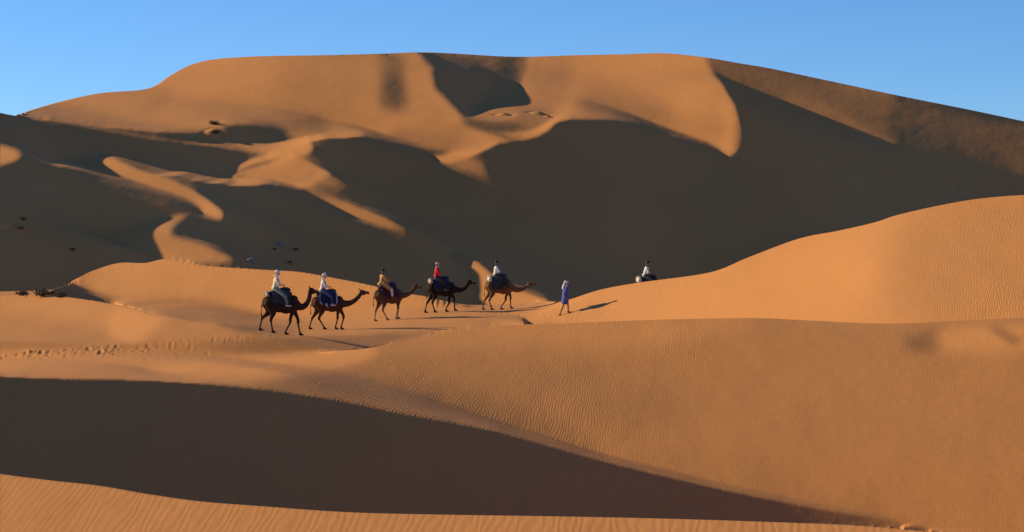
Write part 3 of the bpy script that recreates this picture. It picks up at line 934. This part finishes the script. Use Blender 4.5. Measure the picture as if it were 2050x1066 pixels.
# ------------------------------------------------------------------ people
def finger_lumps(wr, ax, side, up, curl=0.9, size=1.0):
    """palm, four bent fingers of different length and a thumb; wr wrist, ax pointing direction, side towards the thumb"""
    ax, side = V3(ax).normalized(), V3(side).normalized()
    up = V3(up).normalized()
    o = []
    palm = wr + ax * .05
    o += limb((wr, .026), (wr + ax * .03, .030), density=4)
    for k, off in enumerate((-.030, -.010, .010, .030)):
        o += limb((wr + ax * .02 + side * off * .8, .017), (wr + ax * .085 + side * off, .0135), density=4)
        forward = (.062, .074, .080, .070)[k] * size
        p = wr + ax * .088 + side * off
        a1 = (ax * math.cos(curl * .5) - up * math.sin(curl * .5)); a2 = (ax * math.cos(curl * 1.5) - up * math.sin(curl * 1.5)); a3 = (ax * math.cos(curl * 2.2) - up * math.sin(curl * 2.2))
        o += limb((p, .0115), (p + a1 * forward * .45, .0105), (p + a1 * forward * .45 + a2 * forward * .32, .0098), (p + a1 * forward * .45 + a2 * forward * .32 + a3 * forward * .23, .0085), density=4)
    t = wr + ax * .035 + side * .033
    t1 = (side * .8 + ax * .6 - up * .1).normalized(); t2 = (side * .25 + ax * .8 - up * .5).normalized()
    o += limb((t, .016), (t + t1 * .040, .013), (t + t1 * .040 + t2 * .032, .0105), density=4)
    return o

def head_lumps(c, q):
    def P(x, y, z): return c + q @ V3((x, y, z))
    rot = q.to_quaternion()
    return [ball(P(-.012, 0, .03), (.098, .076, .088), rot), ball(P(.022, 0, -.03), (.070, .062, .085), rot), ball(P(.045, 0, -.088), (.036, .034, .028), rot),
            ball(P(.092, 0, -.012), (.018, .014, .028), rot), ball(P(.104, 0, -.026), (.014, .016, .012), rot), ball(P(.078, 0, .028), (.022, .055, .013), rot),
            ball(P(.085, 0, -.058), (.014, .026, .007), rot), ball(P(.083, 0, -.070), (.013, .023, .008), rot),
            ball(P(-.005, .078, -.012), (.020, .010, .032), rot), ball(P(-.005, -.078, -.012), (.020, .010, .032), rot),
            ball(P(.05, .04, -.03), (.026, .022, .024), rot), ball(P(.05, -.04, -.03), (.026, .022, .024), rot)]

def dress_head(root, c, q, mats, veil=True, tail=None, peak=False, hood=False):
    """eyes and a wound cotton turban; the cloth also wraps chin and neck"""
    def P(x, y, z): return c + q @ V3((x, y, z))
    rot = q.to_quaternion()
    for s in (-1, 1):
        bm = bmesh.new(); bmesh.ops.create_icosphere(bm, subdivisions=1, radius=.012, matrix=Matrix.Translation(P(.083, .030 * s, .006)))
        me = bpy.data.meshes.new('eye'); bm.to_mesh(me); bm.free(); link_mesh('eye', me, EYE, root)
    t = []
    for k in range(3):
        rr, zz, tl = (.112, .060, .10) if k == 0 else (.105, .095, -.12) if k == 1 else (.085, .125, .05)
        for a in np.linspace(0, 2 * math.pi, 18, endpoint=False):
            t.append(ball(P(-.012 + rr * .92 * math.cos(a), rr * .86 * math.sin(a), zz + tl * rr * math.sin(a + k)), .030 if k < 2 else .034))
    t.append(ball(P(-.015, 0, .10), (.09, .08, .065), rot))
    for s in (-1, 1): t += limb((P(-.02, .085 * s, .04), .022), (P(-.005, .085 * s, -.06), .022), (P(.03, .05 * s, -.115), .024), density=4)
    for a in np.linspace(.6, 2 * math.pi - .6, 16):
        t.append(ball(P(-.02 + .075 * math.cos(a), .078 * math.sin(a), -.125), .032))
        if veil: t.append(ball(P(-.02 + .085 * math.cos(a), .088 * math.sin(a), -.155), .034))
    if veil: t += [ball(P(.045, 0, -.115), (.04, .06, .03), rot)]
    if peak: t += limb((P(-.01, 0, .14), .04), (P(.0, 0, .19), .03), (P(.02, 0, .235), .014), density=4)
    if tail: t += limb((P(-.10, 0, .03), .035), (P(-.14, .02, -.08), .035), (P(-.15, .03, tail), .028), density=4)
    if hood: t += limb((P(-.08, 0, .02), .06), (P(-.11, 0, -.12), .085), (P(-.10, 0, -.28), .11), density=4)
    flesh('turban', t, mats['turban'], root, 0.014, 3)

def make_rider(camel, spec):
    """someone riding astride behind the hump, hands on the saddle handle; same local frame as the camel"""
    root = empty('person', camel.location, camel.rotation_euler.z)
    tag(root, spec['label'], 'person', 'riders of the caravan')
    astride_x, saddle_z, forward = spec.get('astride_x', -.30), 2.02, spec.get('lean', .04)
    tall = spec.get('tall', 1.0)
    pelvis = V3((astride_x, 0, saddle_z + .06)); chest = V3((astride_x + forward, 0, saddle_z + .40 * tall)); neck = V3((astride_x + forward * 1.3, 0, saddle_z + .58 * tall))
    head = neck + V3((.03, 0, .17)); q = Matrix.Rotation(R(spec.get('turn', 0)), 3, 'Z') @ Matrix.Rotation(R(spec.get('nod', 8)), 3, 'Y')
    body, coat, legs = [], [], []
    body += [ball(pelvis, (.14, .17, .13)), ball(pelvis.lerp(chest, .5), (.11, .14, .17)), ball(chest, (.12, .17, .17))] + limb((neck - V3((0, 0, .10)), .065), (neck + V3((.01, 0, .04)), .055), (head, .06)) + head_lumps(head, q)
    for s in (-1, 1):
        sh = chest + V3((0, .19 * s, .10)); el = V3((astride_x + .16, .27 * s, saddle_z + .24)); wr = V3((.035, .10 * s, 2.245))
        if spec.get('arm') == 'down' and s < 0: el, wr = V3((astride_x + .05, -.30, saddle_z + .20)), V3((astride_x + .24, -.26, saddle_z + .10))
        hip = pelvis + V3((.02, .10 * s, -.02)); kn = V3((astride_x + .40, .46 * s, 1.74)); an = V3((astride_x + .44 + spec.get('kick', 0), .49 * s, 1.36)); foot_tip = an + V3((.17, .02 * s, -.07))
        body += limb((sh, .06), (el, .046), (wr, .030)) + limb((hip, .10), (kn, .065), (an, .045)) + finger_lumps(wr, (.9, -.15 * s, -.2), (.1, -1 * s, .25), (0, 0, 1))
        body += limb((an, .042), (an + V3((.03, 0, -.07)), .045), (foot_tip, .032), density=4)
        coat += limb((sh, .085), (el, .068), (el.lerp(wr, .82), .050))
        legs += limb((hip, .135), (kn, .090), (an + V3((0, 0, .06)), .068))
        shoe = limb((an + V3((-.03, 0, -.06)), .048), (an + V3((.06, 0, -.075)), .050), (foot_tip, .040), density=5)
        flesh('shoe', shoe, spec['shoe'], root, 0.014, 2)
    coat += [ball(pelvis + V3((0, 0, .02)), (.18, .20, .13)), ball(pelvis.lerp(chest, .5), (.15, .18, .19)), ball(chest, (.15, .20, .17)), ball(chest + V3((0, .13, .09)), (.10, .10, .08)), ball(chest + V3((0, -.13, .09)), (.10, .10, .08)),
             ball(neck - V3((.01, 0, .05)), (.085, .09, .06))]
    if spec.get('robe'):
        coat += [ball(pelvis + V3((.10, .16, -.03)), (.22, .13, .12)), ball(pelvis + V3((.10, -.16, -.03)), (.22, .13, .12)), ball(pelvis + V3((-.10, 0, -.03)), (.17, .22, .12))]
        for s in (-1, 1): coat += limb((pelvis + V3((.08, .18 * s, -.04)), .14), (V3((astride_x + .30, .42 * s, 1.80)), .11), density=3)
    legs += [ball(pelvis - V3((0, 0, .02)), (.17, .18, .12))]
    flesh('body', body, SKIN, root, 0.011, 2, .4)
    flesh('robe' if spec.get('robe') else 'shirt', coat, spec['coat'], root, 0.018, 4)
    flesh('trousers', legs, spec['legs'], root, 0.018, 4)
    dress_head(root, head, q, spec, spec.get('veil', True), spec.get('tail'), spec.get('peak', False))
    return root

def make_bundle(camel, mat, label, x=-.68, r=(.17, .24, .15)):
    """rolled bedding tied behind the saddle"""
    root = empty('bedding_roll', camel.location, camel.rotation_euler.z)
    tag(root, label, 'bundle', 'bedding rolls behind the saddles')
    z = 1.86
    b = [ball((x, k * r[1] * .8, z - abs(k) * .07), (r[0] * (1.05 - .25 * abs(k)), .12, r[2] * (1.05 - .2 * abs(k)))) for k in np.linspace(-1.2, 1.2, 7)]
    roll = flesh('roll', b, mat, root, 0.018, 3)
    for y in (-.12, .12):
        tube('tie', [(x + (r[0] * 1.06) * math.cos(a), y, z - .02 + (r[2] * 1.06) * math.sin(a)) for a in np.linspace(0, 2 * math.pi, 17)], .010, CORD, root)
    return root

def make_walker(u, v, near, far, heading, label):
    x0, y0 = on_sand(u, v, near, far)
    root = empty('person', (x0, y0, height(x0, y0)), R(heading)); tag(root, label, 'person')
    hip, chest, neck = V3((0, 0, .95)), V3((.03, 0, 1.32)), V3((.045, 0, 1.52)); head = V3((.075, 0, 1.69)); q = Matrix.Rotation(R(10), 3, 'Y')
    body = [ball(hip, (.13, .17, .14)), ball(hip.lerp(chest, .5), (.115, .15, .2)), ball(chest, (.12, .18, .17))] + limb((neck - V3((0, 0, .1)), .065), (neck, .055), (head, .06)) + head_lumps(head, q)
    robe = []
    for k, z in enumerate(np.linspace(1.40, .62, 12)):
        f = k / 11
        robe.append(ball((.03 - .03 * f, 0, z), (.145 + .075 * f, .205 + .045 * f, .10)))
    robe += [ball((.03, .14, 1.41), (.10, .10, .08)), ball((.03, -.14, 1.41), (.10, .10, .08)), ball((.04, 0, 1.48), (.08, .09, .05))]
    for s, fx, kx in ((-1, .20, .14), (1, -.24, -.04)):
        gz = height(x0 + fx * math.cos(R(heading)), y0 + fx * math.sin(R(heading))) - height(x0, y0)
        kn, an = V3((kx, .10 * s, .52)), V3((fx - .03, .10 * s, .09 + gz)); foot_tip = an + V3((.17, .02 * s, -.06))
        body += limb((hip + V3((0, .09 * s, -.04)), .095), (kn, .060), (kn.lerp(an, .35), .058), (an, .040)) + limb((an + V3((-.04, 0, -.045)), .04), (an + V3((.05, 0, -.05)), .042), (foot_tip, .03), density=4)
        sh = chest + V3((0, .19 * s, .10)); el = V3((-.03 + .08 * s, .30 * s, 1.12)); wr = V3((.08 + .12 * s, .31 * s, .90))
        body += limb((sh, .06), (el, .046), (wr, .030)) + finger_lumps(wr, (.25, 0, -.95), (.9, 0, .25), (0, 1 * s, 0), .5)
        robe += limb((sh, .095), (el, .090), (el.lerp(wr, .75), .095))
        sole = limb((an + V3((-.05, 0, -.075)), .028), (an + V3((.06, 0, -.075)), .030), (foot_tip - V3((0, 0, .018)), .026), density=5)
        flesh('sandal', sole, LEATHER, root, 0.014, 2)
    flesh('body', body, SKIN, root, 0.011, 2, .4)
    flesh('robe', robe, cloth_mat('indigo_robe', (0.075, 0.095, 0.36)), root, 0.018, 4)
    dress_head(root, head, q, {'turban': WHITE_CLOTH}, True, None, False, True)
    return root

# ------------------------------------------------------------------ the caravan
WHITE_CLOTH = cloth_mat('white_cloth', (0.74, 0.73, 0.70))
CREAM = cloth_mat('cream_cloth', (0.72, 0.66, 0.50))
GREY_WHITE = cloth_mat('grey_white_cloth', (0.62, 0.62, 0.60))
OCHRE = cloth_mat('ochre_cloth', (0.50, 0.30, 0.09))
RED = cloth_mat('red_cloth', (0.62, 0.02, 0.035))
PINKISH = cloth_mat('rose_cloth', (0.66, 0.40, 0.38))
NAVY = cloth_mat('navy_cloth', (0.017, 0.021, 0.060))
DENIM = cloth_mat('denim', (0.035, 0.055, 0.15))
SAGE = cloth_mat('sage_cloth', (0.20, 0.25, 0.20))
BLACKISH = cloth_mat('black_cloth', (0.018, 0.017, 0.018))
CHARCOAL = cloth_mat('charcoal_cloth', (0.045, 0.047, 0.050))
MAROON = cloth_mat('maroon_blanket', (0.055, 0.015, 0.022))
PLUM = cloth_mat('plum_blanket', (0.045, 0.018, 0.045))
BLUE_STRIPE = cloth_mat('blue_striped_blanket', (0.022, 0.032, 0.105), (0.40, 0.42, 0.46), 1.1)
OLIVE = cloth_mat('olive_blanket', (0.040, 0.042, 0.030))
SLATE = cloth_mat('slate_blanket', (0.024, 0.029, 0.042))
BURLAP = cloth_mat('burlap', (0.50, 0.42, 0.30))
DARK_HEAD = cloth_mat('dark_scarf', (0.035, 0.024, 0.020))
H_DARK = hair_mat('dark_brown_hair', (0.050, 0.022, 0.012))
H_BROWN = hair_mat('brown_hair', (0.080, 0.034, 0.017))
H_MID = hair_mat('tan_shanked_hair', (0.110, 0.052, 0.026), None, (0.30, 0.18, 0.10))
H_BLACK = hair_mat('black_hair', (0.022, 0.013, 0.010))
H_TAN = hair_mat('tawny_hair', (0.17, 0.088, 0.042))

c1 = make_camel(dict(at=(563, 669, 96, 118), heading=12, seed=1, hair=H_DARK, blanket=BLACKISH, blanket2=CHARCOAL, pad=BLACKISH,
    feet=((.22, 0, .02), (.93, 0, .06), (-.38, 0, -.03), (-.93, 0, .0)), neck=[(.85, 1.22), (1.10, 1.28), (1.28, 1.58), (1.34, 1.95)], tilt=-6, bulk=1.1,
    label='very dark camel at the tail of the caravan, neck bent upward'))
make_rider(c1, dict(label='rider in cream robe and sage trousers on the last camel', coat=CREAM, legs=SAGE, shoe=PALE_SHOE, turban=WHITE_CLOTH, astride_x=-.28, lean=.06, nod=18, kick=.05, robe=False))
make_bundle(c1, BURLAP, 'small pale bundle tied behind the cream-robed rider', -.66, (.10, .20, .10))

c2 = make_camel(dict(at=(657, 660, 104, 124), heading=12, seed=2, hair=H_BROWN, blanket=BLUE_STRIPE, blanket2=NAVY, pad=CHARCOAL,
    feet=((.70, .0, .16), (.45, 0, .02), (-.20, 0, .10), (-.92, 0, -.04)), neck=[(.98, 1.34), (1.32, 1.46), (1.58, 1.68), (1.74, 1.90)], tilt=4, drop=.20, bulk=1.05,
    label='dark brown camel second from the tail, blue striped saddle blanket, head stretched forward'))
make_rider(c2, dict(label='rider in pale grey top and peaked white turban over a blue blanket', coat=GREY_WHITE, legs=DENIM, shoe=PALE_SHOE, turban=WHITE_CLOTH, astride_x=-.30, lean=.05, peak=True, nod=12))

c3 = make_camel(dict(at=(778, 641, 104, 128), heading=24, seed=3, hair=H_MID, blanket=PLUM, blanket2=MAROON, pad=PLUM,
    feet=((.42, 0, .02), (.66, 0, .05), (-.14, 0, .05), (-.74, 0, -.02)), neck=[(.95, 1.40), (1.22, 1.48), (1.48, 1.66), (1.62, 1.88)], tilt=-2, drop=.12, bulk=1.35, lead=(.45, .1, 1.75),
    label='brown camel with pale shanks and bulky plum saddle, third of the five'))
make_rider(c3, dict(label='rider in ochre robe with dark head scarf on the bulky plum saddle', coat=OCHRE, legs=CREAM, shoe=LEATHER, turban=DARK_HEAD, astride_x=-.40, lean=.02, robe=True))

c4 = make_camel(dict(at=(884, 625, 108, 128.5), heading=10, seed=4, hair=H_BLACK, blanket=SLATE, blanket2=NAVY, pad=SLATE,
    feet=((.28, 0, .01), (.86, 0, .08), (-.40, 0, .04), (-.92, 0, -.02)), neck=[(.95, 1.30), (1.28, 1.34), (1.50, 1.54), (1.62, 1.74)], tilt=-4, drop=.18, bulk=1.15,
    label='black camel second from the front, carrying the rider in red'))
make_rider(c4, dict(label='rider in bright red jacket and rose head scarf on the black camel', coat=RED, legs=BLACKISH, shoe=LEATHER, turban=PINKISH, astride_x=-.30, lean=.02, turn=60, tall=1.04))
make_bundle(c4, BURLAP, 'pale bedding roll behind the rider in red', -.66, (.15, .26, .15))

c5 = make_camel(dict(at=(1000, 620, 108, 131), heading=8, seed=5, hair=H_TAN, blanket=OLIVE, blanket2=CHARCOAL, pad=CHARCOAL,
    feet=((.10, 0, .03), (.74, 0, .04), (-.48, 0, .05), (-.95, 0, -.02)), neck=[(.98, 1.18), (1.34, 1.20), (1.62, 1.34), (1.78, 1.46)], tilt=10, drop=.24, bulk=1.2,
    label='tawny camel leading the line of five, neck stretched low'))
make_rider(c5, dict(label='rider in white shirt, dark trousers and navy turban on the leading tawny camel', coat=WHITE_CLOTH, legs=BLACKISH, shoe=LEATHER, turban=NAVY, astride_x=-.22, lean=.03, nod=4))
make_bundle(c5, CREAM, 'cream bedding roll behind the rider with the navy turban', -.60, (.17, .27, .18))

make_walker(1131, 629, 105, 122.5, 18, 'guide on foot in blue robe and white head cloth, walking ahead of the camels')

# the sixth camel goes down behind the crest of the right-hand dune: only its back and rider show
def behind_crest(u, top_v, tall):
    best = None
    for d in np.linspace(120.8, 138, 160):
        x = (u - U0) / FPX * d
        e = abs(height(x, d) + tall - (CAM_Z + d * (V0 - top_v) / FPX))
        if best is None or e < best[0]: best = (e, x, d)
    return best[1], best[2]
bx_, by_ = behind_crest(1300, 520, 3.02)
c6 = make_camel(dict(at=((bx_ / by_) * FPX + U0, 0, by_, by_ + .01), heading=6, seed=6, hair=H_BROWN, blanket=CHARCOAL, blanket2=BLACKISH, pad=BLACKISH,
    feet=((.22, 0, .02), (.80, 0, .06), (-.38, 0, -.03), (-.93, 0, .0)), neck=[(.95, 1.20), (1.25, 1.24), (1.50, 1.34), (1.66, 1.46)], tilt=8,
    label='camel almost hidden behind the dune crest, only its back showing'))
make_rider(c6, dict(label='lone rider in grey shirt and navy turban showing above the dune crest', coat=GREY_WHITE, legs=CHARCOAL, shoe=LEATHER, turban=NAVY, astride_x=-.26, lean=.10, nod=10))
make_bundle(c6, CREAM, 'pale bedding roll at the dune crest behind the lone rider', -.62, (.17, .27, .18))

# ------------------------------------------------------------------ scrub and stones
LEAF = plain_mat('scrub_leaf', (0.12, 0.10, 0.055), 0.8, 0.2)
TWIG = plain_mat('scrub_twig', (0.10, 0.065, 0.040), 0.9, 0.1)
STONE = plain_mat('pale_stone', (0.27, 0.24, 0.21), 0.9, 0.1)

def make_shrub(name, u, v, near, far, w, h, label, seed):
    x, y = on_sand(u, v, near, far)
    rnd = random.Random(seed)
    root = empty(name, (x, y, height(x, y) - .03)); tag(root, label, 'shrub', 'desert scrub on the dunes')
    bt, bl = bmesh.new(), bmesh.new()
    n = int(26 + 30 * w)
    for _ in range(n):
        a, rr = rnd.uniform(0, 2 * math.pi), rnd.random() ** .6
        base = V3((math.cos(a) * rr * w * .3, math.sin(a) * rr * w * .3, 0))
        tip = V3((math.cos(a) * rr * w * .55, math.sin(a) * rr * w * .55, h * rnd.uniform(.5, 1.0) * (1 - .35 * rr)))
        sd = V3((-math.sin(a), math.cos(a), 0)) * .012
        mid = base.lerp(tip, .5) + V3((0, 0, .08 * h))
        f = [bt.verts.new(p) for p in (base - sd, base + sd, mid + sd * .7, mid - sd * .7, tip)]
        bt.faces.new(f[:4]); bt.faces.new((f[3], f[2], f[4]))
        for _k in range(9):
            c = base.lerp(tip, rnd.uniform(.35, 1.05)) + V3((rnd.gauss(0, .05), rnd.gauss(0, .05), rnd.gauss(0, .03))) * (w + .3)
            d1 = V3((rnd.gauss(0, 1), rnd.gauss(0, 1), rnd.gauss(0, .6))).normalized() * rnd.uniform(.04, .09) * (.6 + .4 * w)
            d2 = d1.cross(V3((rnd.gauss(0, 1), rnd.gauss(0, 1), rnd.gauss(0, 1)))).normalized() * d1.length * .4
            bl.faces.new([bl.verts.new(c + p) for p in (-d1, d2, d1, -d2)])
    for nm, bm, m in (('stems', bt, TWIG), ('foliage', bl, LEAF)):
        me = bpy.data.meshes.new(nm); bm.to_mesh(me); bm.free(); link_mesh(nm, me, m, root)
    return root

def make_stone(u, v, near, far, r, label, seed):
    x, y = on_sand(u, v, near, far); rnd = random.Random(seed)
    bm = bmesh.new(); bmesh.ops.create_icosphere(bm, subdivisions=3, radius=1.0)
    for p in bm.verts:
        k = 1 + .25 * math.sin(3 * p.co.x + seed) * math.cos(2.5 * p.co.y + seed) + .08 * rnd.gauss(0, 1)
        p.co = V3((p.co.x * r[0], p.co.y * r[1], p.co.z * r[2])) * k
    me = bpy.data.meshes.new('stone'); bm.to_mesh(me); bm.free()
    o = link_mesh('stone', me, STONE, None); o.location = (x, y, height(x, y) + r[2] * .45)
    return tag(o, label, 'stone', 'pale stones in the shaded basin')

for i, (u, v, a, b_, w, h, lb) in enumerate(SHRUBS): make_shrub('shrub', u, v, a, b_, w * .72, h * .72, lb, 20 + i)
make_stone(501, 526, 150, 200, (.34, .30, .30), 'lower pale stone at the edge of the sunlit crest', 3)
make_stone(563, 493, 150, 215, (.24, .24, .26), 'upper pale stone in the shaded basin', 5)
